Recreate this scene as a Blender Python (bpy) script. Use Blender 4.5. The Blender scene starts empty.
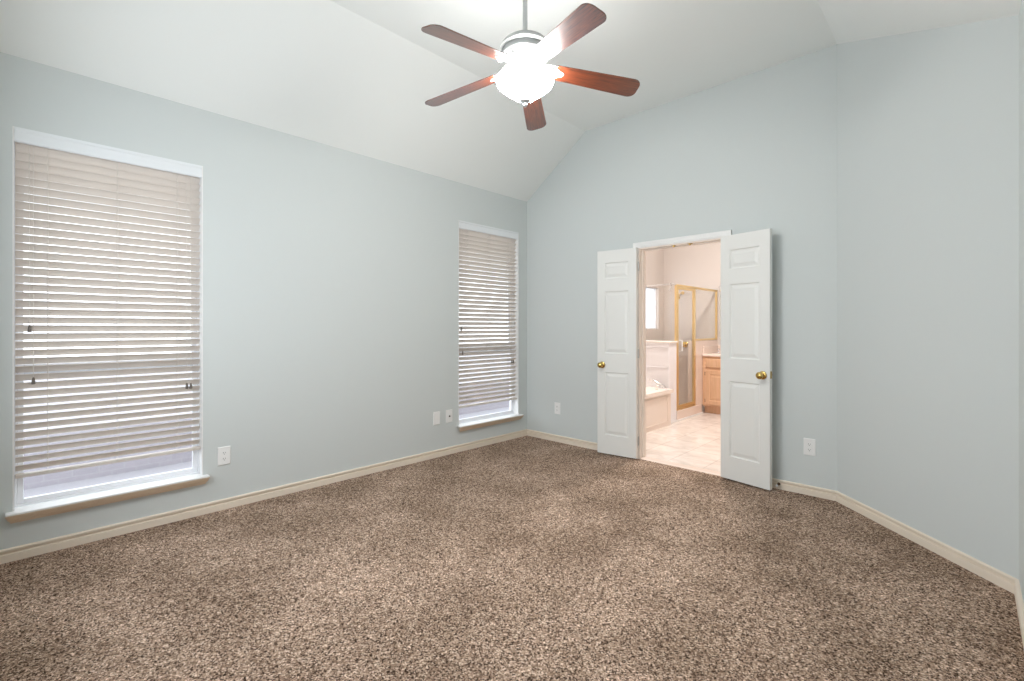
import bpy, bmesh, math, random
from mathutils import Vector, Matrix

random.seed(7)
S = bpy.context.scene
C = S.collection
PI = math.pi

# ------------------------------------------------------------------ camera
cam_d = bpy.data.cameras.new('camera')
cam = bpy.data.objects.new('camera', cam_d)
C.objects.link(cam)
cam.location = (3.6667, -4.0609, 1.24)
cam.rotation_euler = (PI / 2, 0, 0.7659)
cam_d.sensor_width = 36
cam_d.lens = 474.71 / 1024 * 36
cam_d.shift_y = -(340.5 - 327.48) / 1024
cam_d.clip_start = 0.02
S.camera = cam

# ------------------------------------------------------------------ exposure, sky, added fill light
S.view_settings.view_transform = 'Standard'
S.view_settings.look = 'None'
S.view_settings.gamma = 1
S.view_settings.use_curve_mapping = False
S.view_settings.exposure = 0.2
try:
    S.cycles.use_denoising = True
    S.cycles.max_bounces = 14
    S.cycles.diffuse_bounces = 8
    S.cycles.transparent_max_bounces = 16
    S.cycles.caustics_reflective = False
    S.cycles.sample_clamp_indirect = 6
except Exception:
    pass

world = bpy.data.worlds.new('overcast_sky')
S.world = world
world.use_nodes = True
wb = world.node_tree.nodes['Background']
wb.inputs['Color'].default_value = (0.90, 0.95, 1.0, 1)
wb.inputs['Strength'].default_value = 3.0


def area_light(name, loc, rot, sx, sy, power, col):
    d = bpy.data.lights.new(name, 'AREA')
    d.shape = 'RECTANGLE'
    d.size = sx
    d.size_y = sy
    d.energy = power
    d.color = col
    o = bpy.data.objects.new(name, d)
    C.objects.link(o)
    o.location = loc
    o.rotation_euler = rot
    return o


# added fill light shining in through the added window behind the camera
area_light('added_window_fill', (1.75, -4.62, 1.55), (PI / 2, 0, 0), 2.5, 1.6, 32, (0.97, 0.985, 1.0))

BOWL_STRENGTH = 84.0
BATH_FILL_STRENGTH = 230.0


# ------------------------------------------------------------------ materials
def mat(name, col, rough=0.5, metal=0.0, **kw):
    m = bpy.data.materials.new(name)
    m.use_nodes = True
    b = m.node_tree.nodes['Principled BSDF']
    b.inputs['Base Color'].default_value = (*col, 1)
    b.inputs['Roughness'].default_value = rough
    b.inputs['Metallic'].default_value = metal
    for k, v in kw.items():
        b.inputs[k.replace('_', ' ')].default_value = v
    return m


def nodes(m):
    return m.node_tree.nodes, m.node_tree.links, m.node_tree.nodes['Principled BSDF']


def add_bump(m, scale, strength, dist=0.002, detail=2.0):
    n, l, b = nodes(m)
    tc = n.new('ShaderNodeTexCoord')
    no = n.new('ShaderNodeTexNoise')
    no.inputs['Scale'].default_value = scale
    no.inputs['Detail'].default_value = detail
    bu = n.new('ShaderNodeBump')
    bu.inputs['Strength'].default_value = strength
    bu.inputs['Distance'].default_value = dist
    l.new(tc.outputs['Object'], no.inputs['Vector'])
    l.new(no.outputs['Fac'], bu.inputs['Height'])
    l.new(bu.outputs['Normal'], b.inputs['Normal'])
    return m


def ramp(n, stops):
    r = n.new('ShaderNodeValToRGB')
    e = r.color_ramp.elements
    while len(e) < len(stops):
        e.new(0.5)
    for i, (p, c) in enumerate(stops):
        e[i].position = p
        e[i].color = (*c, 1)
    return r


M = {}
M['wall'] = add_bump(mat('blue_grey_wall_paint', (0.60, 0.637, 0.632), 0.75), 60, 0.12)
M['ceiling'] = add_bump(mat('white_ceiling_paint', (0.82, 0.845, 0.83), 0.85), 60, 0.12)
M['trim'] = add_bump(mat('cream_trim_paint', (0.78, 0.69, 0.58), 0.4), 20, 0.03)
M['bounce_tint_trim'] = add_bump(mat('apron_bounce_tint', (0.66, 0.52, 0.38), 0.4), 20, 0.03)  # cream trim with the carpet's brown bounce light painted in
M['white_trim'] = add_bump(mat('white_trim_paint', (0.80, 0.80, 0.79), 0.4), 20, 0.03)
M['door'] = add_bump(mat('white_door_paint', (0.77, 0.77, 0.745), 0.35), 30, 0.03)
M['jamb'] = mat('cream_jamb_paint', (0.82, 0.74, 0.67), 0.45)
M['vinyl'] = mat('white_vinyl', (0.82, 0.83, 0.86), 0.4)
M['plate'] = mat('white_plastic', (0.82, 0.82, 0.81), 0.35)
M['slot'] = mat('dark_slot', (0.05, 0.05, 0.05), 0.6)
M['brass'] = mat('polished_brass', (0.62, 0.43, 0.14), 0.22, 1.0)
M['gold'] = mat('gold_frame', (0.80, 0.60, 0.30), 0.3, 0.85)
M['chrome'] = mat('chrome', (0.80, 0.80, 0.82), 0.15, 1.0)
M['nickel'] = mat('brushed_nickel', (0.52, 0.54, 0.54), 0.38, 0.75)
M['fan_white'] = mat('white_enamel', (0.80, 0.80, 0.79), 0.35)
M['tassel'] = mat('grey_tassel', (0.16, 0.14, 0.12), 0.6)
M['cord'] = mat('pale_cord', (0.66, 0.62, 0.57), 0.8)
M['rubber'] = mat('dark_bronze_spring', (0.12, 0.07, 0.04), 0.4, 0.6)
M['bath_wall'] = add_bump(mat('pinkish_bathroom_paint', (0.64, 0.585, 0.55), 0.75), 60, 0.1)
M['acrylic'] = mat('warm_white_acrylic', (0.84, 0.78, 0.73), 0.2)
M['apron'] = mat('cream_apron', (0.80, 0.71, 0.64), 0.4)
M['pony'] = mat('white_panel', (0.80, 0.79, 0.82), 0.4)
M['marble'] = mat('pink_cultured_marble', (0.78, 0.66, 0.59), 0.25)
M['mirror'] = mat('mirror_glass', (0.86, 0.88, 0.88), 0.02, 1.0)


def m_blind():
    m = mat('cream_faux_wood_slat', (0.70, 0.655, 0.605), 0.45)
    n, l, b = nodes(m)
    b.inputs['Transmission Weight'].default_value = 0.0
    tr = n.new('ShaderNodeBsdfTranslucent')
    tr.inputs['Color'].default_value = (0.86, 0.74, 0.62, 1)
    mx = n.new('ShaderNodeMixShader')
    mx.inputs['Fac'].default_value = 0.15
    out = n['Material Output']
    l.new(b.outputs[0], mx.inputs[1])
    l.new(tr.outputs[0], mx.inputs[2])
    l.new(mx.outputs[0], out.inputs['Surface'])
    return m


M['slat'] = m_blind()
M['valance'] = mat('white_valance', (0.76, 0.79, 0.81), 0.45)


def m_glass(name, tint=(0.95, 0.97, 0.97), mixf=0.10, gl=(1, 1, 1)):
    m = bpy.data.materials.new(name)
    m.use_nodes = True
    n, l = m.node_tree.nodes, m.node_tree.links
    n.remove(n['Principled BSDF'])
    t = n.new('ShaderNodeBsdfTransparent')
    t.inputs['Color'].default_value = (*tint, 1)
    g = n.new('ShaderNodeBsdfGlossy')
    g.inputs['Roughness'].default_value = 0.03
    g.inputs['Color'].default_value = (*gl, 1)
    mx = n.new('ShaderNodeMixShader')
    mx.inputs['Fac'].default_value = mixf
    l.new(t.outputs[0], mx.inputs[1])
    l.new(g.outputs[0], mx.inputs[2])
    l.new(mx.outputs[0], n['Material Output'].inputs['Surface'])
    return m


M['pane'] = m_glass('window_glass', (0.96, 0.97, 0.98), 0.05)
M['shower_glass'] = m_glass('shower_glass', (0.97, 0.965, 0.95), 0.05)


def m_frosted():
    m = bpy.data.materials.new('frosted_glass')
    m.use_nodes = True
    n, l = m.node_tree.nodes, m.node_tree.links
    n.remove(n['Principled BSDF'])
    t = n.new('ShaderNodeBsdfTranslucent')
    t.inputs['Color'].default_value = (0.92, 0.94, 0.97, 1)
    l.new(t.outputs[0], n['Material Output'].inputs['Surface'])
    return m


M['frosted'] = m_frosted()


def m_emit(name, col, s):
    m = mat(name, (0.9, 0.88, 0.84), 0.4)
    b = m.node_tree.nodes['Principled BSDF']
    b.inputs['Emission Color'].default_value = (*col, 1)
    b.inputs['Emission Strength'].default_value = s
    return m


M['bowl'] = m_emit('lit_frosted_bowl', (1.0, 0.975, 0.945), BOWL_STRENGTH)
M['bath_fill'] = m_emit('bath_fill_dome', (1.0, 0.95, 0.90), BATH_FILL_STRENGTH)


def m_carpet():
    m = mat('frieze_carpet', (0.25, 0.18, 0.14), 0.95)
    n, l, b = nodes(m)
    b.inputs['Specular IOR Level'].default_value = 0.05
    tc = n.new('ShaderNodeTexCoord')
    v = n.new('ShaderNodeTexVoronoi')
    v.inputs['Scale'].default_value = 200
    v.inputs['Randomness'].default_value = 1
    wob = n.new('ShaderNodeTexNoise')
    wob.inputs['Scale'].default_value = 150
    wob.inputs['Detail'].default_value = 2
    mixv = n.new('ShaderNodeMix')
    mixv.data_type = 'VECTOR'
    mixv.inputs['Factor'].default_value = 0.012
    l.new(tc.outputs['Object'], wob.inputs['Vector'])
    l.new(tc.outputs['Object'], mixv.inputs[4])
    l.new(wob.outputs['Color'], mixv.inputs[5])
    l.new(mixv.outputs[1], v.inputs['Vector'])
    hsv = n.new('ShaderNodeSeparateColor')
    l.new(v.outputs['Color'], hsv.inputs['Color'])
    r = ramp(n, [(0.0, (0.028, 0.016, 0.011)), (0.20, (0.085, 0.051, 0.035)), (0.34, (0.270, 0.178, 0.128)),
                 (0.75, (0.47, 0.335, 0.255)), (1.0, (0.84, 0.665, 0.54))])
    l.new(hsv.outputs['Red'], r.inputs['Fac'])
    big = n.new('ShaderNodeTexNoise')          # brushed patches where the pile lies differently
    big.inputs['Scale'].default_value = 2.2
    big.inputs['Detail'].default_value = 4
    l.new(tc.outputs['Object'], big.inputs['Vector'])
    r2 = ramp(n, [(0.36, (0.80, 0.79, 0.77)), (0.64, (1.16, 1.17, 1.18))])
    l.new(big.outputs['Fac'], r2.inputs['Fac'])
    mul = n.new('ShaderNodeMix')
    mul.data_type = 'RGBA'
    mul.blend_type = 'MULTIPLY'
    mul.inputs['Factor'].default_value = 1
    l.new(r.outputs['Color'], mul.inputs[6])
    l.new(r2.outputs['Color'], mul.inputs[7])
    tuft = n.new('ShaderNodeTexVoronoi')          # tufts of darker and paler yarn
    tuft.inputs['Scale'].default_value = 70
    l.new(tc.outputs['Object'], tuft.inputs['Vector'])
    tsep = n.new('ShaderNodeSeparateColor')
    l.new(tuft.outputs['Color'], tsep.inputs['Color'])
    r3 = ramp(n, [(0.0, (0.76, 0.75, 0.74)), (0.35, (0.98, 0.98, 0.97)), (1.0, (1.18, 1.19, 1.17))])
    l.new(tsep.outputs['Green'], r3.inputs['Fac'])
    mul2 = n.new('ShaderNodeMix')
    mul2.data_type = 'RGBA'
    mul2.blend_type = 'MULTIPLY'
    mul2.inputs['Factor'].default_value = 1
    l.new(mul.outputs[2], mul2.inputs[6])
    l.new(r3.outputs['Color'], mul2.inputs[7])
    l.new(mul2.outputs[2], b.inputs['Base Color'])
    bu = n.new('ShaderNodeBump')
    bu.inputs['Strength'].default_value = 0.7
    bu.inputs['Distance'].default_value = 0.008
    l.new(hsv.outputs['Red'], bu.inputs['Height'])
    l.new(bu.outputs['Normal'], b.inputs['Normal'])
    return m


M['carpet'] = m_carpet()


def m_tile():
    m = mat('pinkish_floor_tile', (0.7, 0.62, 0.57), 0.18)
    n, l, b = nodes(m)
    tc = n.new('ShaderNodeTexCoord')
    mp = n.new('ShaderNodeMapping')
    mp.inputs['Rotation'].default_value = (0, 0, 0)
    br = n.new('ShaderNodeTexBrick')
    br.offset = 0
    br.inputs['Scale'].default_value = 1
    br.inputs['Brick Width'].default_value = 0.33
    br.inputs['Row Height'].default_value = 0.33
    br.inputs['Mortar Size'].default_value = 0.004
    br.inputs['Color1'].default_value = (0.79, 0.73, 0.69, 1)
    br.inputs['Color2'].default_value = (0.76, 0.70, 0.66, 1)
    br.inputs['Mortar'].default_value = (0.62, 0.55, 0.51, 1)
    no = n.new('ShaderNodeTexNoise')
    no.inputs['Scale'].default_value = 5
    no.inputs['Detail'].default_value = 6
    no.inputs['Distortion'].default_value = 1.2
    r = ramp(n, [(0.35, (0.86, 0.84, 0.83)), (0.65, (1.05, 1.05, 1.05))])
    mul = n.new('ShaderNodeMix')
    mul.data_type = 'RGBA'
    mul.blend_type = 'MULTIPLY'
    mul.inputs['Factor'].default_value = 1
    l.new(tc.outputs['Object'], mp.inputs['Vector'])
    l.new(mp.outputs[0], br.inputs['Vector'])
    l.new(tc.outputs['Object'], no.inputs['Vector'])
    l.new(no.outputs['Fac'], r.inputs['Fac'])
    l.new(br.outputs['Color'], mul.inputs[6])
    l.new(r.outputs['Color'], mul.inputs[7])
    l.new(mul.outputs[2], b.inputs['Base Color'])
    return m


M['tile'] = m_tile()


def m_wood(name, c1, c2, rough, along='X', scale=6, stretch=14, coat=0.0):
    m = mat(name, c1, rough)
    n, l, b = nodes(m)
    b.inputs['Coat Weight'].default_value = coat
    b.inputs['Coat Roughness'].default_value = 0.2
    b.inputs['Coat IOR'].default_value = 1.9 if coat > 0.5 else 1.5
    tc = n.new('ShaderNodeTexCoord')
    mp = n.new('ShaderNodeMapping')
    s = [stretch] * 3
    s['XYZ'.index(along)] = 1
    mp.inputs['Scale'].default_value = s
    no = n.new('ShaderNodeTexNoise')
    no.inputs['Scale'].default_value = scale
    no.inputs['Detail'].default_value = 8
    no.inputs['Roughness'].default_value = 0.65
    no.inputs['Distortion'].default_value = 0.6
    r = ramp(n, [(0.32, c2), (0.68, c1)])
    l.new(tc.outputs['Object'], mp.inputs['Vector'])
    l.new(mp.outputs[0], no.inputs['Vector'])
    l.new(no.outputs['Fac'], r.inputs['Fac'])
    l.new(r.outputs['Color'], b.inputs['Base Color'])
    return m


M['cherry'] = m_wood('cherry_blade_wood', (0.18, 0.040, 0.013), (0.030, 0.008, 0.005), 0.30, 'X', 7, 16, 1.0)
M['maple'] = m_wood('honey_vanity_wood', (0.66, 0.42, 0.27), (0.57, 0.345, 0.205), 0.35, 'Z', 4, 9, 0.2)


def m_brick():
    m = mat('pale_garden_brick', (0.5, 0.45, 0.45), 0.9)
    n, l, b = nodes(m)
    tc = n.new('ShaderNodeTexCoord')
    sx = n.new('ShaderNodeSeparateXYZ')
    cx = n.new('ShaderNodeCombineXYZ')
    l.new(tc.outputs['Object'], sx.inputs[0])
    l.new(sx.outputs['Y'], cx.inputs['X'])
    l.new(sx.outputs['Z'], cx.inputs['Y'])
    br = n.new('ShaderNodeTexBrick')
    br.inputs['Scale'].default_value = 1
    br.inputs['Brick Width'].default_value = 0.21
    br.inputs['Row Height'].default_value = 0.075
    br.inputs['Mortar Size'].default_value = 0.006
    br.inputs['Color1'].default_value = (0.36, 0.34, 0.37, 1)
    br.inputs['Color2'].default_value = (0.39, 0.36, 0.39, 1)
    br.inputs['Mortar'].default_value = (0.42, 0.40, 0.42, 1)
    l.new(cx.outputs[0], br.inputs['Vector'])
    l.new(br.outputs['Color'], b.inputs['Base Color'])
    return m


M['brick'] = m_brick()
M['ground'] = add_bump(mat('pale_concrete', (0.36, 0.35, 0.37), 0.9), 30, 0.2)


# ------------------------------------------------------------------ mesh helpers
def NB():
    return bmesh.new()


def box(bm, lo, hi):
    x0, y0, z0 = lo
    x1, y1, z1 = hi
    vs = [bm.verts.new(p) for p in ((x0, y0, z0), (x1, y0, z0), (x1, y1, z0), (x0, y1, z0),
                                    (x0, y0, z1), (x1, y0, z1), (x1, y1, z1), (x0, y1, z1))]
    for f in ((3, 2, 1, 0), (4, 5, 6, 7), (0, 1, 5, 4), (1, 2, 6, 5), (2, 3, 7, 6), (3, 0, 4, 7)):
        bm.faces.new([vs[i] for i in f])
    return vs


def loft(bm, rings, closed=True, caps=True):
    R = [[bm.verts.new(p) for p in r] for r in rings]
    n = len(R[0])
    for a, b in zip(R, R[1:]):
        for i in range(n if closed else n - 1):
            j = (i + 1) % n
            bm.faces.new((a[i], a[j], b[j], b[i]))
    if caps and closed:
        bm.faces.new(list(reversed(R[0])))
        bm.faces.new(R[-1])
    return R


def prism(bm, poly, vec):
    """closed solid: polygon (3-D points) swept along vec"""
    v = Vector(vec)
    return loft(bm, [[Vector(p) for p in poly], [Vector(p) + v for p in poly]])


def lathe(bm, prof, c=(0, 0, 0), axis='Z', seg=32):
    """prof = [(radius, height)...]; closes at radius 0"""
    c = Vector(c)

    def P(r, h, a):
        u, w = r * math.cos(a), r * math.sin(a)
        if axis == 'Z':
            return c + Vector((u, w, h))
        if axis == 'Y':
            return c + Vector((u, h, w))
        return c + Vector((h, u, w))
    rings = []
    for r, h in prof:
        if r < 1e-6:
            rings.append([bm.verts.new(P(0, h, 0))])
        else:
            rings.append([bm.verts.new(P(r, h, 2 * PI * i / seg)) for i in range(seg)])
    for a, b in zip(rings, rings[1:]):
        for i in range(seg):
            j = (i + 1) % seg
            if len(a) == 1 and len(b) == 1:
                continue
            if len(a) == 1:
                bm.faces.new((a[0], b[i], b[j]))
            elif len(b) == 1:
                bm.faces.new((a[i], a[j], b[0]))
            else:
                bm.faces.new((a[i], a[j], b[j], b[i]))


def tube(bm, pts, r, seg=10, radii=None):
    pts = [Vector(p) for p in pts]
    rings = []
    for i, p in enumerate(pts):
        t = (pts[min(i + 1, len(pts) - 1)] - pts[max(i - 1, 0)]).normalized()
        up = Vector((0, 0, 1)) if abs(t.z) < 0.9 else Vector((1, 0, 0))
        a = t.cross(up).normalized()
        b = t.cross(a).normalized()
        rr = radii[i] if radii else r
        rings.append([p + (a * math.cos(2 * PI * k / seg) + b * math.sin(2 * PI * k / seg)) * rr for k in range(seg)])
    loft(bm, rings)


def obj(name, bm, m, parent=None, smooth=False, bevel=0.0, seg=2):
    bmesh.ops.recalc_face_normals(bm, faces=bm.faces)
    me = bpy.data.meshes.new(name)
    bm.to_mesh(me)
    bm.free()
    me.materials.append(M[m])
    o = bpy.data.objects.new(name, me)
    C.objects.link(o)
    if parent is not None:
        o.parent = parent
    if bevel > 0:
        b = o.modifiers.new('bevel', 'BEVEL')
        b.width = bevel
        b.segments = seg
        b.limit_method = 'ANGLE'
        b.angle_limit = math.radians(40)
    if smooth:
        for p in me.polygons:
            p.use_smooth = True
        try:
            me.set_sharp_from_angle(angle=math.radians(35))
        except Exception:
            pass
    return o


def struct(name, bm, m, parent=None, **kw):
    o = obj(name, bm, m, parent, **kw)
    if parent is None:
        o['kind'] = 'structure'
    return o


def thing(name, label, cat, loc=(0, 0, 0), rotz=0.0, group=None):
    o = bpy.data.objects.new(name, None)
    C.objects.link(o)
    o.empty_display_size = 0.05
    o.location = loc
    o.rotation_euler = (0, 0, rotz)
    o['label'] = label
    o['category'] = cat
    if group:
        o['group'] = group
    return o


def hole_wall(bm, u0, u1, v0, v1, holes, put):
    """rectangle u0..u1 x v0..v1 less the rectangular holes, as boxes via put(u0,u1,v0,v1)"""
    us = sorted({u0, u1, *[h[0] for h in holes], *[h[1] for h in holes]})
    for a, b in zip(us, us[1:]):
        cur = v0
        for h in sorted([h for h in holes if h[0] <= a + 1e-6 and h[1] >= b - 1e-6], key=lambda h: h[2]):
            if h[2] > cur:
                put(a, b, cur, h[2])
            cur = h[3]
        if cur < v1:
            put(a, b, cur, v1)


# ------------------------------------------------------------------ room shell
PL, FL, SA, BL, W, D = 2.688, 3.268, 0.814, 2.989, 3.835, -4.25   # plate, flat ceiling, slope inset, 45-degree corner, width, near wall
CY = -(W - BL)
T = 0.14
WIN = [(-4.083, -3.211, 0.262, 2.312), (-1.018, -0.142, 0.262, 2.312)]
DX0, DX1, DH = 1.420, 2.215, 1.988

bm = NB()
box(bm, (-T, D - T, -0.12), (W + T, -0.001, 0.0))
struct('floor', bm, 'carpet')

bm = NB()
put = lambda a, b, c, d: box(bm, (-T, a, c), (0, b, d))
hole_wall(bm, D - T, 0, -0.12, PL, [(w[0], w[1], w[2] - 0.02, w[3]) for w in WIN], put)
struct('wall_left', bm, 'wall')

bm = NB()
put = lambda a, b, c, d: box(bm, (a, 0, c), (b, 0.115, d))
hole_wall(bm, -T, BL + 0.06, -0.12, PL, [(DX0, DX1, -0.13, DH)], put)
prism(bm, [(-T, 0, PL), (0, 0, PL), (SA, 0, FL), (BL, 0, FL), (BL + 0.06, 0, PL)], (0, 0.115, 0))
struct('wall_back', bm, 'wall')

bm = NB()                                             # the 45-degree corner wall
nx = 0.14 / math.sqrt(2)
poly = [(BL, 0, -0.12), (W, CY, -0.12), (W, CY, PL), (BL, 0, FL)]
prism(bm, poly, (nx, nx, 0))
struct('wall_angled', bm, 'wall')

bm = NB()
box(bm, (W, D - T, -0.12), (W + T, CY + 0.001, PL))
struct('wall_right', bm, 'wall')

NW = (0.55, 2.95, 0.75, 2.3)                           # wide window added behind the camera to let light in
bm = NB()
put = lambda a, b, c, d: box(bm, (a, D - T, c), (b, D, d))
hole_wall(bm, 0, W, -0.12, PL, [NW], put)
prism(bm, [(0, D, PL), (W, D, PL), (BL, D, FL), (SA, D, FL)], (0, -T, 0))
struct('wall_near', bm, 'wall')

bm = NB()
ct = 0.12
y0, y1 = D - T, 0.115
prism(bm, [(-T, y0, PL), (0, y0, PL), (SA, y0, FL), (SA, y0, FL + ct), (-T, y0, PL + ct)], (0, y1 - y0, 0))
prism(bm, [(SA, y0, FL), (SA, y0, FL + ct), (BL, y0, FL + ct), (BL, y0, FL)], (0, y1 - y0, 0))
prism(bm, [(BL, y0, FL), (BL, y0, FL + ct), (W + T, y0, PL + ct), (W + T, y0, PL - 0.001), (W, y0, PL)], (0, y1 - y0, 0))
struct('ceiling', bm, 'ceiling')

# baseboards: moulded profile swept along each wall
BPROF = [(0, 0), (0.015, 0), (0.015, 0.040), (0.011, 0.043), (0.002, 0.044), (0.002, 0.056), (0.014, 0.058), (0.014, 0.066), (0.008, 0.071), (0, 0.071)]


def baseboard(name, a, b, nrm, m='trim', ea=0.0, eb=0.0, sc=1.0):
    """a->b along the wall foot, nrm into the room; ea/eb mitre slopes at the ends"""
    a, b, nrm = Vector((*a, 0)), Vector((*b, 0)), Vector((*nrm, 0)).normalized()
    d = (b - a).normalized()
    bm = NB()
    loft(bm, [[a + nrm * o + d * (ea * o) + Vector((0, 0, z * sc)) for o, z in BPROF],
              [b + nrm * o - d * (eb * o) + Vector((0, 0, z * sc)) for o, z in BPROF]])
    return struct(name, bm, m)


CAS = 0.052
baseboard('baseboard_left', (0, D), (0, 0), (1, 0), ea=1, eb=1)
baseboard('baseboard_back', (0, 0), (DX0 - CAS, 0), (0, -1), ea=1)
baseboard('baseboard_back', (DX1 + CAS, 0), (BL, 0), (0, -1), eb=math.tan(PI / 8))
baseboard('baseboard_angled', (BL, 0), (W, CY), (-1, -1), ea=math.tan(PI / 8), eb=math.tan(PI / 8))
baseboard('baseboard_right', (W, CY), (W, D), (-1, 0), ea=math.tan(PI / 8), eb=1)
baseboard('baseboard_near', (W, D), (0, D), (0, 1), ea=1, eb=1)


# ------------------------------------------------------------------ windows with their sills
def window_left(n, w):
    y0, y1, z0, z1 = w
    root = bpy.data.objects.new('window_%d' % n, None)
    C.objects.link(root)
    root['kind'] = 'structure'
    root.location = (0, (y0 + y1) / 2, z0)
    L = (y1 - y0) / 2
    H = z1 - z0
    bm = NB()                                          # white jamb liner round the recess
    t = 0.006
    box(bm, (-T + 0.01, -L, -0.018), (0.001, -L + t, H))
    box(bm, (-T + 0.01, L - t, -0.018), (0.001, L, H))
    box(bm, (-T + 0.01, -L + t, H - t), (0.001, L - t, H))
    obj('jamb_liner', bm, 'white_trim', root)
    bm = NB()                                          # vinyl frame
    f = 0.010
    xa, xb = -T + 0.012, -0.062
    box(bm, (xa, -L + t, 0), (xb, -L + t + f, H - t))
    box(bm, (xa, L - t - f, 0), (xb, L - t, H - t))
    box(bm, (xa, -L + t + f, 0), (xb, L - t - f, 0.012))
    box(bm, (xa, -L + t + f, H - t - f), (xb, L - t - f, H - t))
    obj('window_frame', bm, 'vinyl', root, bevel=0.002)
    mid = 0.745
    for nm, za, zb, xs in (('lower_sash', 0.012, mid + 0.03, -0.072), ('upper_sash', mid - 0.03, H - t - f, -0.10)):
        bm = NB()
        s = 0.026
        ya, yb = -L + t + f, L - t - f
        box(bm, (xs - 0.022, ya, za), (xs, ya + s, zb))
        box(bm, (xs - 0.022, yb - s, za), (xs, yb, zb))
        box(bm, (xs - 0.022, ya + s, za), (xs, yb - s, za + s))
        box(bm, (xs - 0.022, ya + s, zb - s), (xs, yb - s, zb))
        so = obj(nm, bm, 'vinyl', root, bevel=0.003)
        bm = NB()
        box(bm, (xs - 0.013, ya + s - 0.004, za + s - 0.004), (xs - 0.009, yb - s + 0.004, zb - s + 0.004))
        obj('pane', bm, 'pane', so)
    bm = NB()                                          # stool: flat top with horns and a rounded nose
    h = 0.026
    box(bm, (-0.062, -L + t, -0.016), (0.0, L - t, 0.0))
    box(bm, (0.0, -L - h, -0.010), (0.058, L + h, 0.0))
    obj('sill', bm, 'white_trim', root, bevel=0.003)
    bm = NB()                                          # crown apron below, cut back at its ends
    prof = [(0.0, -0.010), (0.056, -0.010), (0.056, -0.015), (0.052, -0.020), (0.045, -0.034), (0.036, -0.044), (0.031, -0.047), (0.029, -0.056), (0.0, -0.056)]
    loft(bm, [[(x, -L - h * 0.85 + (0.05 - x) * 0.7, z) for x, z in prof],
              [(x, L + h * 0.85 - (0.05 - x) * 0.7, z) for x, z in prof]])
    obj('apron', bm, 'bounce_tint_trim', root)
    return root


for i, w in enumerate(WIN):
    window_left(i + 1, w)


def blind(w, label, tassels):
    y0, y1, z0, z1 = w
    root = thing('window_blind', label, 'blind', (0, (y0 + y1) / 2, z0), 0, 'slatted blinds in the two windows')
    L = (y1 - y0) / 2 - 0.010
    H = z1 - z0
    bm = NB()
    box(bm, (-0.058, -L, H - 0.058), (-0.016, L, H - 0.013))
    obj('headrail', bm, 'valance', root, bevel=0.002)
    bm = NB()
    pr = [(-0.013, H - 0.078), (-0.003, H - 0.078), (0.001, H - 0.070), (0.001, H - 0.022), (0.005, H - 0.014), (0.005, H - 0.001), (-0.013, H - 0.001)]
    loft(bm, [[(x, -L - 0.003, z) for x, z in pr], [(x, L + 0.003, z) for x, z in pr]])
    obj('valance', bm, 'valance', root)
    pitch, a = 0.0445, math.radians(44)
    zt = H - 0.098 + pitch
    n = 41
    bm = NB()
    for k in range(n):
        zc = zt - k * pitch
        # inner edge up, outer edge down; slightly crowned section
        q = []
        for u in (-0.025, -0.0125, 0, 0.0125, 0.025):
            cr = 0.0022 * (1 - (u / 0.025) ** 2)
            q.append((u, cr + 0.0014))
        q += [(u, c - 0.0028) for u, c in reversed(q)]
        ring = [(-0.038 + u * math.cos(a) - c * math.sin(a), zc + u * math.sin(a) + c * math.cos(a)) for u, c in q]
        loft(bm, [[(x, -L, z) for x, z in ring], [(x, L, z) for x, z in ring]])
    obj('slats', bm, 'slat', root)
    zb = zt - n * pitch
    bm = NB()
    box(bm, (-0.060, -L, zb - 0.006), (-0.014, L, zb + 0.012))
    obj('bottom_rail', bm, 'slat', root, bevel=0.003)
    for yl in (-0.30, 0.0, 0.30):
        bm = NB()
        for xx in (-0.0145, -0.061):
            tube(bm, [(xx, yl, H - 0.06), (xx, yl, zb)], 0.0011, 6)
        for k in range(n):                              # rungs that carry the slats
            zc = zt - k * pitch - 0.004
            tube(bm, [(-0.0145, yl, zc + 0.017), (-0.061, yl, zc - 0.019)], 0.0008, 5)
        obj('ladder_cord', bm, 'cord', root)
    for yt, zz in tassels:
        bm = NB()
        yy = yt - (y0 + y1) / 2
        tube(bm, [(-0.008, yy, H - 0.08), (-0.008, yy, zz - z0 + 0.01)], 0.0011, 6)
        co = obj('pull_cord', bm, 'cord', root)
        bm = NB()
        lathe(bm, [(0, 0.020), (0.004, 0.019), (0.006, 0.010), (0.0085, -0.012), (0.0075, -0.018), (0, -0.018)],
              (-0.008 + 0.004, yy, zz - z0), 'Z', 14)
        obj('tassel', bm, 'tassel', co, smooth=True)
    return root


blind(WIN[0], 'cream slatted blind in the large near window, lowered almost to the sill',
      [(-4.019, 1.232), (-4.004, 0.949), (-3.300, 0.859), (-3.278, 0.857)])
blind(WIN[1], 'cream slatted blind in the narrow-looking far window beside the room corner',
      [(-0.979, 1.225), (-0.960, 0.983), (-0.248, 0.86), (-0.222, 0.858)])

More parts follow.
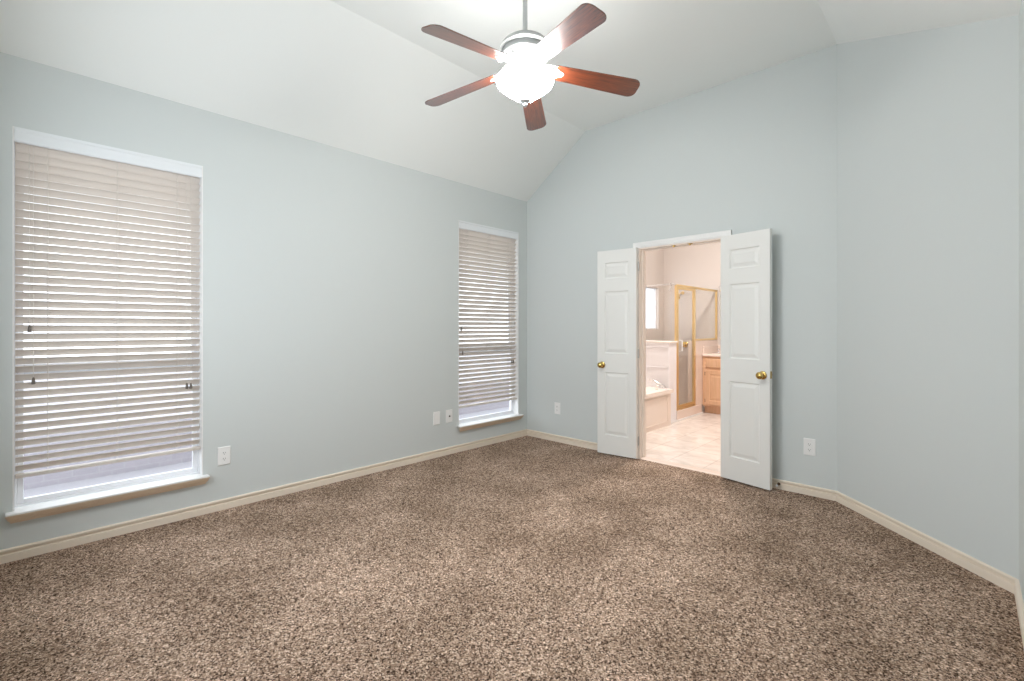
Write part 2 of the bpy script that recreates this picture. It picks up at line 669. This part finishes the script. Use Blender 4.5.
# wide window added behind the camera as a light source: frame, mullions, panes
root = bpy.data.objects.new('window_3', None)
C.objects.link(root)
root['kind'] = 'structure'
bm = NB()
u0, u1, v0, v1 = NW
ya, yb = D - 0.11, D - 0.05
f = 0.05
box(bm, (u0, ya, v0), (u0 + f, yb, v1))
box(bm, (u1 - f, ya, v0), (u1, yb, v1))
box(bm, (u0 + f, ya, v0), (u1 - f, yb, v0 + f))
box(bm, (u0 + f, ya, v1 - f), (u1 - f, yb, v1))
mm = (u0 + u1) / 2
box(bm, (mm - 0.03, ya, v0 + f), (mm + 0.03, yb, v1 - f))
obj('window_frame', bm, 'vinyl', root, bevel=0.003)
for a, b in ((u0 + f, mm - 0.03), (mm + 0.03, u1 - f)):
    bm = NB()
    box(bm, (a - 0.004, D - 0.085, v0 + f - 0.004), (b + 0.004, D - 0.080, v1 - f + 0.004))
    obj('pane', bm, 'pane', root)
bm = NB()
box(bm, (u0 - 0.03, D - 0.05, v0 - 0.02), (u1 + 0.03, D + 0.05, v0))
obj('sill', bm, 'white_trim', root, bevel=0.004)

# outside: pale ground and a low brick garden wall
bm = NB()
box(bm, (-30, -25, -0.5), (-T - 0.001, 25, -0.35))
struct('ground', bm, 'ground')
bm = NB()
box(bm, (-3.2, -14, -0.35), (-3.0, 14, 0.16))
struct('wall_garden', bm, 'brick')

# ------------------------------------------------------------------ doorway: jamb lining, casing, catches
bm = NB()
j = 0.012
box(bm, (DX0 - 0.001, -0.002, 0), (DX0 + j, 0.117, DH))
box(bm, (DX1 - j, -0.002, 0), (DX1 + 0.001, 0.117, DH))
box(bm, (DX0 + j, -0.002, DH - j), (DX1 - j, 0.117, DH + 0.001))
box(bm, (DX0 + j, 0.045, DH - j - 0.010), (DX1 - j, 0.075, DH - j))      # stops
box(bm, (DX0 + j, 0.045, 0), (DX0 + j + 0.010, 0.075, DH - j - 0.010))
box(bm, (DX1 - j - 0.010, 0.045, 0), (DX1 - j, 0.075, DH - j - 0.010))
jm = struct('trim_1', bm, 'jamb')
for cx in (1.755, 1.905):
    bm = NB()
    lathe(bm, [(0, 0), (0.022, 0), (0.022, -0.003), (0.010, -0.004), (0.009, -0.010), (0.004, -0.013), (0, -0.013)], (cx, 0.022, DH - j), 'Z', 20)
    o = obj('ball_catch', bm, 'brass', jm, smooth=True)
    o['label'] = 'small brass ball catch'


def casing(bm, x0, x1, z0, z1, ysign, yb):
    """moulded casing: back board plus a raised outer bead"""
    for d, t in ((0.0, 0.011), (0.010, 0.015), (0.030, 0.017)):
        a, b = (yb, yb + ysign * t) if ysign > 0 else (yb + ysign * t, yb)
        box(bm, (x0 - CAS, a, z0), (x0 - d, b, z1 + d))
        box(bm, (x1 + d, a, z0), (x1 + CAS, b, z1 + d))
        box(bm, (x0 - CAS, a, z1 + d), (x1 + CAS, b, z1 + CAS))


bm = NB()
casing(bm, DX0, DX1, 0, DH, -1, 0)
struct('trim_2', bm, 'white_trim', bevel=0.002)
bm = NB()
casing(bm, DX0, DX1, 0, DH, 1, 0.115)
struct('trim_3', bm, 'white_trim', bevel=0.002)
bm = NB()
prism(bm, [(DX0 + j, 0.0, 0.0), (DX0 + j, 0.03, 0.007), (DX0 + j, 0.09, 0.007), (DX0 + j, 0.115, 0.0)], (DX1 - DX0 - 2 * j, 0, 0))
struct('trim_4', bm, 'marble')


# ------------------------------------------------------------------ six-panel door leaves (three panels to each narrow leaf)
def leaf_mesh(bm, w, h, t):
    """panelled leaf, x 0..w, y -t/2..t/2, z 0..h, raised panels on both faces"""
    st = 0.078
    pans = [(0.185, 0.800), (0.985, 1.590), (1.715, 1.870)]
    pans = [(a / 1.99 * h, b / 1.99 * h) for a, b in pans]
    xs = [0, st, w - st, w]
    zs = [0] + [v for p in pans for v in p] + [h]
    for sgn in (-1, 1):
        y = sgn * t / 2
        for i in range(3):
            for k in range(len(zs) - 1):
                a, b, c, d = xs[i], xs[i + 1], zs[k], zs[k + 1]
                if i == 1 and k % 2 == 1:
                    rr = [(0.0, 0.0), (0.007, 0.009), (0.016, 0.009), (0.040, 0.0025)]
                    rings = [[(a + o, y - sgn * q, c + o), (b - o, y - sgn * q, c + o), (b - o, y - sgn * q, d - o), (a + o, y - sgn * q, d - o)] for o, q in rr]
                    R = loft(bm, rings, caps=False)
                    bm.faces.new(R[-1])
                else:
                    bm.faces.new([bm.verts.new(p) for p in ((a, y, c), (b, y, c), (b, y, d), (a, y, d))])
    for q in ([(0, -1, 0), (0, 1, 0), (0, 1, 1), (0, -1, 1)], [(1, -1, 0), (1, 1, 0), (1, 1, 1), (1, -1, 1)],
              [(0, -1, 0), (1, -1, 0), (1, 1, 0), (0, 1, 0)], [(0, -1, 1), (1, -1, 1), (1, 1, 1), (0, 1, 1)]):
        bm.faces.new([bm.verts.new((p[0] * w, p[1] * t / 2, p[2] * h)) for p in q])
    bmesh.ops.remove_doubles(bm, verts=bm.verts, dist=1e-5)


def knob_mesh(bm, x, y, z, s):
    lathe(bm, [(0, 0), (0.031, 0), (0.032, s * 0.004), (0.027, s * 0.009), (0.013, s * 0.012), (0.011, s * 0.028),
               (0.018, s * 0.034), (0.0265, s * 0.044), (0.027, s * 0.053), (0.021, s * 0.062), (0.012, s * 0.066), (0, s * 0.067)], (x, y, z), 'Y', 28)


def door_leaf(n, hinge, ang, label, sgn):
    """hinge point (x, y); ang = direction from the hinge to the free edge, in the floor plan"""
    w, h, t = 0.400, 1.972, 0.035
    root = bpy.data.objects.new('door_%d' % n, None)
    C.objects.link(root)
    root['kind'] = 'structure'
    root['label'] = label
    root.location = (hinge[0], hinge[1], 0.014)
    root.rotation_euler = (0, 0, ang)
    bm = NB()
    leaf_mesh(bm, w, h, t)
    obj('leaf', bm, 'door', root)
    for s in (-1, 1):
        bm = NB()
        knob_mesh(bm, w - 0.052, s * t / 2, 0.862, s)
        k = obj('door_knob', bm, 'brass', root, smooth=True)
        k['label'] = 'round brass knob'
    for z in (0.16, 0.98, 1.80):
        bm = NB()
        tube(bm, [(-0.004, sgn * (t / 2 + 0.003), z - 0.042), (-0.004, sgn * (t / 2 + 0.003), z + 0.042)], 0.0055, 10)
        box(bm, (0.0, sgn * t / 2 - 0.001, z - 0.04), (0.018, sgn * t / 2 + 0.001, z + 0.04))
        obj('hinge', bm, 'nickel', root)
    bm = NB()
    box(bm, (w - 0.0005, -0.010, 0.84), (w + 0.0015, 0.010, 0.895))
    obj('latch_plate', bm, 'brass', root)
    return root


# left leaf folds right back on the wall, right leaf stands a little off it
door_leaf(1, (DX0 + 0.010, -0.046), PI + math.radians(7), 'left white panelled door leaf folded back against the wall', -1)
door_leaf(2, (DX1 - 0.014, -0.042), -math.radians(12), 'right white panelled door leaf standing half away from the wall', 1)


def door_stop(x, wall_y, label, z=0.04):
    root = thing('door_stop', label, 'door stop', (x, wall_y, z))
    bm = NB()
    lathe(bm, [(0, 0), (0.011, 0), (0.011, -0.004), (0.006, -0.007), (0, -0.007)], (0, 0, 0), 'Y', 16)
    obj('base', bm, 'rubber', root, smooth=True)
    bm = NB()
    pts = [(0.0052 * math.cos(k * 0.9), -0.006 - 0.0009 * k, 0.0052 * math.sin(k * 0.9)) for k in range(50)]
    tube(bm, pts, 0.0014, 6)
    obj('spring', bm, 'rubber', root, smooth=True)
    bm = NB()
    lathe(bm, [(0, -0.050), (0.0075, -0.050), (0.008, -0.060), (0.005, -0.064), (0, -0.064)], (0, 0, 0), 'Y', 14)
    obj('tip', bm, 'plate', root, smooth=True)
    return root


door_stop(2.618, -0.0160, 'dark spring door stop on the baseboard behind the right door leaf')


# ------------------------------------------------------------------ wall plates
def wall_plate(loc, rotz, kind, label, group=None):
    """plate in local x-z, facing local -y"""
    root = thing('wall_plate' if kind != 'duplex' else 'power_outlet', label, 'outlet' if kind != 'blank' else 'wall plate', loc, rotz, group)
    w, h = 0.039, 0.062
    bm = NB()
    R = []
    for o, y in ((0, 0), (0, -0.003), (0.004, -0.006)):
        R.append([(-w + o, y, -h + o), (w - o, y, -h + o), (w - o, y, h - o), (-w + o, y, h - o)])
    loft(bm, R)
    obj('plate', bm, 'plate', root)
    if kind == 'duplex':
        for zz in (0.020, -0.020):
            bm = NB()
            q = []
            for i in range(24):
                a = 2 * PI * i / 24
                q.append((0.017 * math.cos(a), max(-0.0125, min(0.0125, 0.017 * math.sin(a)))))
            loft(bm, [[(x, -0.005, z + zz) for x, z in q], [(x, -0.0085, z + zz) for x, z in q]])
            s = obj('socket', bm, 'plate', root)
            bm = NB()
            box(bm, (-0.0075, -0.0092, zz - 0.002), (-0.0052, -0.0084, zz + 0.007))
            box(bm, (0.0052, -0.0092, zz - 0.001), (0.0075, -0.0084, zz + 0.006))
            lathe(bm, [(0, -0.0084), (0.0026, -0.0084), (0.0026, -0.0092), (0, -0.0092)], (0, 0, zz - 0.0075), 'Y', 10)
            obj('slots', bm, 'slot', s)
    if kind == 'jack':
        bm = NB()
        lathe(bm, [(0, -0.005), (0.0075, -0.005), (0.0075, -0.010), (0.0048, -0.010), (0.0048, -0.018), (0, -0.018)], (0, 0, 0.0), 'Y', 14)
        obj('jack', bm, 'slot', root)
    for zz in ((0.0,) if kind == 'duplex' else (0.042, -0.042)):
        bm = NB()
        lathe(bm, [(0, -0.0055), (0.0032, -0.0055), (0.0030, -0.0070), (0, -0.0072)], (0, 0, zz), 'Y', 10)
        obj('screw', bm, 'plate', root, smooth=True)
    return root


wall_plate((0, -3.087, 0.364), PI / 2, 'duplex', 'white power outlet low on the wall just right of the large near window')
wall_plate((0, -1.290, 0.373), PI / 2, 'blank', 'blank white wall plate, left of the pair beside the far window')
wall_plate((0, -1.138, 0.373), PI / 2, 'jack', 'white cable jack plate between the blank plate and the far window')
wall_plate((0.447, 0, 0.362), 0, 'duplex', 'white power outlet between the room corner and the left door leaf')
wall_plate((2.819, 0, 0.356), 0, 'duplex', 'white power outlet on the wall right of the right door leaf')


# ------------------------------------------------------------------ ceiling fan
FX, FY, FZ = 1.904, -2.124, 2.680
fan = thing('ceiling_fan', 'ceiling fan with five cherry wood blades and a lit glass bowl', 'ceiling fan', (FX, FY, 0))
bm = NB()
lathe(bm, [(0, FL), (0.068, FL), (0.068, FL - 0.012), (0.060, FL - 0.040), (0.034, FL - 0.066), (0.018, FL - 0.070), (0, FL - 0.070)])
obj('canopy', bm, 'nickel', fan, smooth=True)
bm = NB()
lathe(bm, [(0, FL - 0.06), (0.0135, FL - 0.06), (0.0135, 2.845), (0, 2.845)], seg=20)
obj('downrod', bm, 'nickel', fan, smooth=True)
bm = NB()
lathe(bm, [(0, 2.848), (0.020, 2.848), (0.024, 2.836), (0.050, 2.832), (0.090, 2.822), (0.120, 2.806), (0.134, 2.788), (0.137, 2.776),
           (0.130, 2.770), (0.122, 2.766), (0.122, 2.752), (0.128, 2.748), (0.128, 2.736), (0.118, 2.722), (0.092, 2.708), (0, 2.708)], seg=48)
obj('motor_housing', bm, 'nickel', fan, smooth=True)
bm = NB()
lathe(bm, [(0, 2.710), (0.078, 2.710), (0.082, 2.698), (0.082, 2.680), (0.060, 2.664), (0.045, 2.650), (0.070, 2.634), (0.112, 2.628), (0.116, 2.620), (0.110, 2.612), (0, 2.612)], seg=40)
obj('light_fitter', bm, 'fan_white', fan, smooth=True)
bm = NB()
lathe(bm, [(0.104, 2.628), (0.140, 2.622), (0.156, 2.610), (0.159, 2.596), (0.150, 2.576), (0.128, 2.556), (0.104, 2.538), (0.080, 2.522), (0.064, 2.510), (0.050, 2.500), (0.026, 2.494), (0, 2.493)], seg=48)
obj('glass_bowl', bm, 'bowl', fan, smooth=True)
bm = NB()
lathe(bm, [(0, 2.500), (0.028, 2.497), (0.029, 2.488), (0.018, 2.480), (0.012, 2.472), (0.013, 2.465), (0.008, 2.457), (0, 2.455)], seg=24)
obj('finial', bm, 'nickel', fan, smooth=True)

A0 = 4.69573
PITCH = math.radians(-13)


def blade_mesh(bm):
    """paddle along +x with a rounded tip"""
    r0, r1 = 0.165, 0.660
    pts = []
    N = 10
    w0, w1 = 0.052, 0.068
    cr = 0.045
    top = [(r0, w0 - 0.012), (r0 + 0.012, w0)]
    for k in range(1, 8):
        f = k / 8
        top.append((r0 + 0.012 + (r1 - cr - r0 - 0.012) * f, w0 + (w1 - w0) * f ** 0.8))
    for k in range(N + 1):
        a = PI / 2 * (1 - k / N)
        top.append((r1 - cr + cr * math.cos(a), w1 - cr + cr * math.sin(a)))
    poly = top + [(x, -y) for x, y in reversed(top)]
    loft(bm, [[(x, y, -0.003) for x, y in poly], [(x, y, 0.003) for x, y in poly]])


def iron_mesh(bm):
    """ornate blade iron: arm from the motor, widening to a three-lobed plate under the blade root"""
    tube(bm, [(0.070, 0, 0.034), (0.105, 0, 0.034), (0.135, 0, 0.022), (0.155, 0, 0.004), (0.18, 0, -0.006)], 0.01, 10,
         [0.014, 0.013, 0.011, 0.010, 0.008])
    for s in (-1, 1):                                   # scrolls
        pts = [(0.110 + 0.055 * k / 14, s * (0.006 + 0.040 * math.sin(PI * k / 22)), 0.024 - 0.030 * min(1, k / 9)) for k in range(15)]
        tube(bm, pts, 0.005, 8)
    pl = []
    for k in range(36):
        a = 2 * PI * k / 36
        r = 0.027 + 0.006 * math.cos(3 * a)
        pl.append((0.183 + r * 1.1 * math.cos(a), r * 1.15 * math.sin(a)))
    loft(bm, [[(x, y, -0.0075) for x, y in pl], [(x, y, -0.0032) for x, y in pl]])
    for x, y in ((0.174, 0.020), (0.174, -0.020), (0.204, 0.0)):
        lathe(bm, [(0, -0.012), (0.004, -0.011), (0.0055, -0.0075), (0, -0.0075)], (x, y, 0), 'Z', 10)


b0 = i0 = None
for k in range(5):
    ang = A0 - k * 2 * PI / 5
    if k == 0:
        bm = NB()
        blade_mesh(bm)
        b = obj('blade', bm, 'cherry', fan, bevel=0.0015)
        bm = NB()
        iron_mesh(bm)
        ir = obj('blade_iron', bm, 'fan_white', b, smooth=True)
        b0, i0 = b, ir
    else:
        b = b0.copy()
        C.objects.link(b)
        b.parent = fan
        ir = i0.copy()
        C.objects.link(ir)
        ir.parent = b
    b.location = (0, 0, FZ)
    b.rotation_mode = 'XYZ'
    b.rotation_euler = (PITCH, math.radians(6.5), ang)

# ------------------------------------------------------------------ bathroom behind the doorway
BW, BD, BH = 3.0, 3.40, 2.90
bm = NB()
box(bm, (-T, 0.0, -0.12), (BW + T, BD + T, -0.001))
struct('floor_bathroom', bm, 'tile')
WB = (2.47, 3.22, 1.215, 1.89)
bm = NB()
put = lambda a, b, c, d: box(bm, (-T, a, c), (0, b, d))
hole_wall(bm, 0.115, BD + T, -0.12, BH, [WB], put)
struct('wall_bathroom_left', bm, 'bath_wall')
bm = NB()
box(bm, (0, BD, -0.12), (BW + T, BD + T, BH))
struct('wall_bathroom_back', bm, 'bath_wall')
bm = NB()
box(bm, (BW, 0.115, -0.12), (BW + T, BD, BH))
struct('wall_bathroom_right', bm, 'bath_wall')
bm = NB()                                              # bathroom face of the dividing wall
put = lambda a, b, c, d: box(bm, (a, 0.115, c), (b, 0.125, d))
hole_wall(bm, 0, BW, 0, BH, [(DX0, DX1, -0.01, DH)], put)
struct('wall_bathroom_front', bm, 'bath_wall')
bm = NB()
box(bm, (-T, 0.115, BH), (BW + T, BD + T, BH + 0.1))
struct('ceiling_bathroom', bm, 'ceiling')

# frosted bathroom window
root = bpy.data.objects.new('window_4', None)
C.objects.link(root)
root['kind'] = 'structure'
bm = NB()
f = 0.02
box(bm, (-0.10, WB[0], WB[2]), (-0.04, WB[0] + f, WB[3]))
box(bm, (-0.10, WB[1] - f, WB[2]), (-0.04, WB[1], WB[3]))
box(bm, (-0.10, WB[0] + f, WB[2]), (-0.04, WB[1] - f, WB[2] + f))
box(bm, (-0.10, WB[0] + f, WB[3] - f), (-0.04, WB[1] - f, WB[3]))
obj('window_frame', bm, 'vinyl', root)
bm = NB()
box(bm, (-0.074, WB[0] + f - 0.003, WB[2] + f - 0.003), (-0.070, WB[1] - f + 0.003, WB[3] - f + 0.003))
obj('pane', bm, 'frosted', root)

# lamp added to brighten the bathroom (above the door head, out of sight)
lamp = thing('added_bath_fill_lamp', 'unseen round lit dome added on the bathroom ceiling for fill light', 'lamp', (1.45, 1.45, BH))
bm = NB()
lathe(bm, [(0, 0), (0.17, 0), (0.17, -0.02), (0.15, -0.028), (0, -0.028)], seg=32)
obj('base', bm, 'nickel', lamp, smooth=True)
bm = NB()
lathe(bm, [(0.15, -0.028), (0.148, -0.050), (0.12, -0.085), (0.07, -0.105), (0, -0.112)], seg=32)
obj('lamp_shade', bm, 'bath_fill', lamp, smooth=True)

# bathtub
TX, TY0, TY1, TZ = 0.955, 0.20, 1.740, 0.455
tub = thing('bathtub', 'cream white bathtub with a panelled apron just inside the doorway', 'bathtub', (TX / 2, (TY0 + TY1) / 2, 0))
hx, hy = TX / 2 - 0.002, (TY1 - TY0) / 2
bm = NB()
prism(bm, [(hx - 0.045, -hy, 0), (hx - 0.020, -hy, 0), (hx - 0.020, -hy, TZ - 0.04), (hx - 0.045, -hy, TZ - 0.04)], (0, 2 * hy - 0.04, 0))
for a, b in ((-hy + 0.05, -hy + 0.70), (-hy + 0.78, hy - 0.13)):         # raised frame strips on the apron
    for q in ((a, 0.05, a + 0.012, 0.38), (b - 0.012, 0.05, b, 0.38), (a, 0.05, b, 0.062), (a, 0.368, b, 0.38)):
        box(bm, (hx - 0.020, q[0], q[1]), (hx - 0.015, q[2], q[3]))
obj('apron', bm, 'apron', tub)
bm = NB()
NXg, NYg = 30, 44
grid = []
for i in range(NXg + 1):
    row = []
    for k in range(NYg + 1):
        x = -hx + 2 * hx * i / NXg
        y = -hy + 2 * hy * k / NYg
        e = math.sqrt((x / (hx - 0.10)) ** 2 + ((y + 0.03) / (hy - 0.12)) ** 2)
        dep = 0.0
        if e < 1:
            s = min(1, (1 - e) / 0.30)
            dep = 0.37 * s * s * (3 - 2 * s)
        row.append(bm.verts.new((x, y, TZ - dep)))
    grid.append(row)
for i in range(NXg):
    for k in range(NYg):
        bm.faces.new((grid[i][k], grid[i + 1][k], grid[i + 1][k + 1], grid[i][k + 1]))
edge = [grid[i][0] for i in range(NXg + 1)] + [grid[NXg][k] for k in range(1, NYg + 1)] + \
       [grid[i][NYg] for i in range(NXg - 1, -1, -1)] + [grid[0][k] for k in range(NYg - 1, 0, -1)]
low = [bm.verts.new((v.co.x, v.co.y, TZ - 0.045)) for v in edge]
for i in range(len(edge)):
    jn = (i + 1) % len(edge)
    bm.faces.new((edge[i], edge[jn], low[jn], low[i]))
obj('basin', bm, 'acrylic', tub, smooth=True)
bm = NB()                                              # spout and its base on the deck corner
cx, cy = 0.855 - TX / 2, 1.70 - (TY0 + TY1) / 2
lathe(bm, [(0, 0), (0.024, 0), (0.024, 0.006), (0.014, 0.012), (0, 0.012)], (cx, cy, TZ), 'Z', 20)
tube(bm, [(cx, cy, TZ + 0.008), (cx - 0.02, cy - 0.01, TZ + 0.035), (cx - 0.08, cy - 0.03, TZ + 0.065), (cx - 0.15, cy - 0.045, TZ + 0.105), (cx - 0.19, cy - 0.055, TZ + 0.105)], 0.012, 12,
     [0.014, 0.014, 0.013, 0.013, 0.016])
obj('faucet', bm, 'chrome', tub, smooth=True)
bm = NB()
lathe(bm, [(0, 0), (0.022, 0), (0.022, 0.008), (0.010, 0.012), (0.010, 0.030), (0.020, 0.036), (0.020, 0.050), (0.012, 0.056), (0, 0.056)], (cx - 0.03, cy - 0.16, TZ), 'Z', 20)
obj('faucet_handle', bm, 'acrylic', tub, smooth=True)

# half wall between tub and shower, its cap, and panel edging on the tub side
bm = NB()
box(bm, (0, 1.745, 0), (0.890, 1.955, 1.040))
pw = struct('wall_half', bm, 'pony')
bm = NB()
box(bm, (0, 1.735, 1.040), (0.905, 1.965, 1.062))
struct('trim_5', bm, 'acrylic', bevel=0.004)
bm = NB()
for z in (0.985, 0.72):
    box(bm, (0.0, 1.739, z - 0.006), (0.885, 1.745, z + 0.006))
box(bm, (0.866, 1.739, 0.455), (0.885, 1.745, 0.979))
struct('trim_6', bm, 'pony', bevel=0.001)

# shower: curb, knee wall, gold framed glass
SX = 0.87
bm = NB()
box(bm, (0.77, 1.965, 0), (0.895, 2.775, 0.135))
sc = struct('trim_7', bm, 'marble', bevel=0.006)
bm = NB()
box(bm, (0.895, 1.76, 0), (0.905, 2.80, 0.022))
struct('trim_8', bm, 'white_trim')
bm = NB()
box(bm, (0.775, 2.585, 0.135), (0.885, BD, 1.050))
struct('wall_knee', bm, 'marble')
sh = thing('shower_enclosure', 'gold framed glass shower enclosure beyond the bathtub', 'shower', (SX, 2.3, 0))


def sbox(bm, x0, x1, y0, y1, z0, z1):
    box(bm, (x0 - SX, y0 - 2.3, z0), (x1 - SX, y1 - 2.3, z1))


bm = NB()
g = 0.014
sbox(bm, SX - g, SX + g, 1.968, 2.000, 0.136, 1.815)
sbox(bm, SX - g, SX + g, 2.555, 2.583, 0.136, 1.815)
sbox(bm, SX - g, SX + g, 2.000, 3.395, 1.785, 1.815)
sbox(bm, SX - g, SX + g, 3.365, 3.395, 1.052, 1.785)
sbox(bm, SX - g, SX + g, 2.583, 3.365, 1.052, 1.078)
sbox(bm, SX - g, SX + g, 2.000, 2.555, 0.136, 0.160)
obj('frame', bm, 'gold', sh, bevel=0.002)
bm = NB()
d = 0.010
sbox(bm, SX - d, SX + d + 0.004, 2.006, 2.036, 0.165, 1.780)
sbox(bm, SX - d, SX + d + 0.004, 2.520, 2.550, 0.165, 1.780)
sbox(bm, SX - d, SX + d + 0.004, 2.036, 2.520, 1.750, 1.780)
sbox(bm, SX - d, SX + d + 0.004, 2.036, 2.520, 0.165, 0.200)
dr = obj('door', bm, 'gold', sh, bevel=0.002)
bm = NB()
sbox(bm, SX - 0.003, SX + 0.003, 2.032, 2.524, 0.196, 1.754)
obj('pane', bm, 'shower_glass', dr)
bm = NB()
tube(bm, [(0.012, 2.06 - 2.3, 0.92), (0.05, 2.06 - 2.3, 0.925), (0.05, 2.06 - 2.3, 1.065), (0.012, 2.06 - 2.3, 1.07)], 0.007, 10)
obj('handle', bm, 'plate', dr, smooth=True)
bm = NB()
sbox(bm, SX - 0.003, SX + 0.003, 2.580, 3.368, 1.072, 1.790)
obj('pane', bm, 'shower_glass', sh)
bm = NB()
sbox(bm, 0.002, SX - g, 1.945, 1.951, 1.064, 1.800)
obj('pane', bm, 'shower_glass', sh)
bm = NB()
tube(bm, [(0.004 - SX, 1.948 - 2.3, 1.812), (-0.005, 1.948 - 2.3, 1.812)], 0.012, 12)
box(bm, (-g, 1.934 - 2.3, 1.80), (g, 1.967 - 2.3, 1.815))
o = obj('top_rail', bm, 'chrome', sh, smooth=True)
o['label'] = 'chrome top rail'

hk = thing('towel_hook', 'small chrome hook hanging over the shower top rail', 'hook', (0.815, 1.948, 1.812))
bm = NB()
pts = [(0, 0.018, -0.02), (0, 0.020, 0.004), (0, 0.012, 0.018), (0, -0.002, 0.020), (0, -0.014, 0.012), (0, -0.018, -0.01), (0, -0.019, -0.07), (0, -0.030, -0.095), (0, -0.048, -0.085), (0, -0.052, -0.065)]
tube(bm, pts, 0.0045, 8)
obj('hook', bm, 'chrome', hk, smooth=True)

vx, vy, vz = 0.367 - SX, BD - 2.3, 0.965
bm = NB()
lathe(bm, [(0, 0), (0.048, 0), (0.048, -0.006), (0.036, -0.014), (0.022, -0.018), (0, -0.018)], (vx, vy, vz), 'Y', 28)
vl = obj('valve', bm, 'brass', sh, smooth=True)
vl['label'] = 'round brass shower valve'
bm = NB()
lathe(bm, [(0, -0.018), (0.018, -0.018), (0.018, -0.03), (0.030, -0.036), (0.030, -0.060), (0.020, -0.068), (0, -0.068)], (vx, vy, vz), 'Y', 20)
obj('valve_knob', bm, 'brass', vl, smooth=True)
vx, vz = 0.33 - SX, 1.80
bm = NB()
lathe(bm, [(0, 0), (0.028, 0), (0.026, -0.008), (0.012, -0.012), (0, -0.012)], (vx, vy, vz), 'Y', 20)
tube(bm, [(vx, vy + y, vz + z) for y, z in ((-0.005, 0), (-0.06, 0.004), (-0.11, -0.018), (-0.14, -0.05))], 0.009, 10)
ha = obj('shower_arm', bm, 'gold', sh, smooth=True)
bm = NB()
tube(bm, [(vx, vy + y, vz + z) for y, z in ((-0.138, -0.047), (-0.150, -0.062), (-0.170, -0.085), (-0.175, -0.092))], 0.02, 18, [0.011, 0.016, 0.034, 0.033])
obj('spray_head', bm, 'gold', ha, smooth=True)

# vanity cabinet with countertop, basin faucet, mirror and light bar
VX0, VX1, VY = 0.888, 2.30, 2.81
van = thing('vanity_cabinet', 'honey wood vanity cabinet behind the right door leaf', 'cabinet', (VX0, VY, 0))
bm = NB()
vw, vd = VX1 - VX0, BD - VY
box(bm, (0, 0.0, 0.11), (vw, vd, 0.825))
obj('body', bm, 'maple', van, bevel=0.002)
bm = NB()
box(bm, (0.0, 0.075, 0), (vw, vd, 0.11))
obj('toe_kick', bm, 'maple', van)
nd = 3
for k in range(nd):
    a = 0.045 + k * (vw - 0.045) / nd
    b = a + (vw - 0.045) / nd - 0.045
    bm = NB()
    loft(bm, [[(a, 0, 0.665), (b, 0, 0.665), (b, 0, 0.795), (a, 0, 0.795)],
              [(a, -0.013, 0.665), (b, -0.013, 0.665), (b, -0.013, 0.795), (a, -0.013, 0.795)],
              [(a + 0.008, -0.019, 0.673), (b - 0.008, -0.019, 0.673), (b - 0.008, -0.019, 0.787), (a + 0.008, -0.019, 0.787)]])
    obj('drawer', bm, 'maple', van)
    bm = NB()
    zz0, zz1 = 0.135, 0.630
    rr = [(0, 0.0), (0, -0.014), (0.005, -0.019), (0.058, -0.019), (0.064, -0.012), (0.072, -0.012), (0.100, -0.018)]
    R = loft(bm, [[(a + o, y, zz0 + o), (b - o, y, zz0 + o), (b - o, y, zz1 - o), (a + o, y, zz1 - o)] for o, y in rr])
    dd = obj('door', bm, 'maple', van)
    for z in (0.19, 0.575):
        bm = NB()
        tube(bm, [(a - 0.004, -0.012, z - 0.025), (a - 0.004, -0.012, z + 0.025)], 0.005, 8)
        obj('hinge', bm, 'rubber', dd)

ctp = thing('vanity_countertop', 'pinkish marble vanity countertop with a raised backsplash', 'countertop', (VX0, VY, 0.826))
bm = NB()
box(bm, (0.0, -0.025, 0), (vw + 0.02, vd - 0.001, 0.036))
obj('slab', bm, 'marble', ctp, bevel=0.006)
bm = NB()
box(bm, (0.0, vd - 0.022, 0.036), (vw + 0.02, vd - 0.001, 0.14))
box(bm, (0.0, 0.01, 0.036), (0.02, vd - 0.022, 0.14))
obj('backsplash', bm, 'marble', ctp, bevel=0.003)

FCX, FCY, FCZ = 0.16, 0.42, 0.036
bm = NB()
lathe(bm, [(0, 0), (0.028, 0), (0.028, 0.008), (0.016, 0.016), (0, 0.016)], (FCX, FCY, FCZ), seg=20)
tube(bm, [(FCX, FCY + y, FCZ + z) for y, z in ((0, 0.01), (0, 0.09), (-0.02, 0.13), (-0.06, 0.145), (-0.10, 0.12))], 0.010, 12)
fc = obj('faucet', bm, 'chrome', ctp, smooth=True)
fc['label'] = 'chrome basin faucet'
for s in (-1, 1):
    bm = NB()
    lathe(bm, [(0, 0), (0.022, 0), (0.020, 0.012), (0.010, 0.02), (0.010, 0.035), (0.022, 0.042), (0.022, 0.058), (0.010, 0.064), (0, 0.064)], (FCX + s * 0.09, FCY, FCZ), 'Z', 18)
    obj('tap_handle', bm, 'chrome', fc, smooth=True)

mr = thing('wall_mirror', 'large frameless mirror above the vanity', 'mirror', (1.62, BD, 1.06))
bm = NB()
box(bm, (-0.70, -0.006, 0), (0.66, -0.001, 0.70))
obj('glass', bm, 'mirror', mr)
bm = NB()
box(bm, (-0.70, -0.009, -0.012), (0.66, -0.001, 0.0))
obj('channel', bm, 'chrome', mr)

lb = thing('vanity_light_bar', 'chrome light bar with round bulbs above the mirror', 'wall lamp', (1.62, BD, 1.83))
bm = NB()
box(bm, (-0.70, -0.03, -0.045), (0.66, -0.001, 0.045))
obj('back_plate', bm, 'chrome', lb, bevel=0.004)
for k in range(5):
    bm = NB()
    pr = [(0.016, -0.03), (0.018, -0.045)] + [(0.045 * math.sin(a), -0.085 + 0.045 * math.cos(a)) for a in [0.42 + 0.34 * q for q in range(8)]] + [(0, -0.130)]
    lathe(bm, pr, (-0.56 + 0.27 * k, 0, 0), 'Y', 20)
    obj('bulb', bm, 'plate', lb, smooth=True)
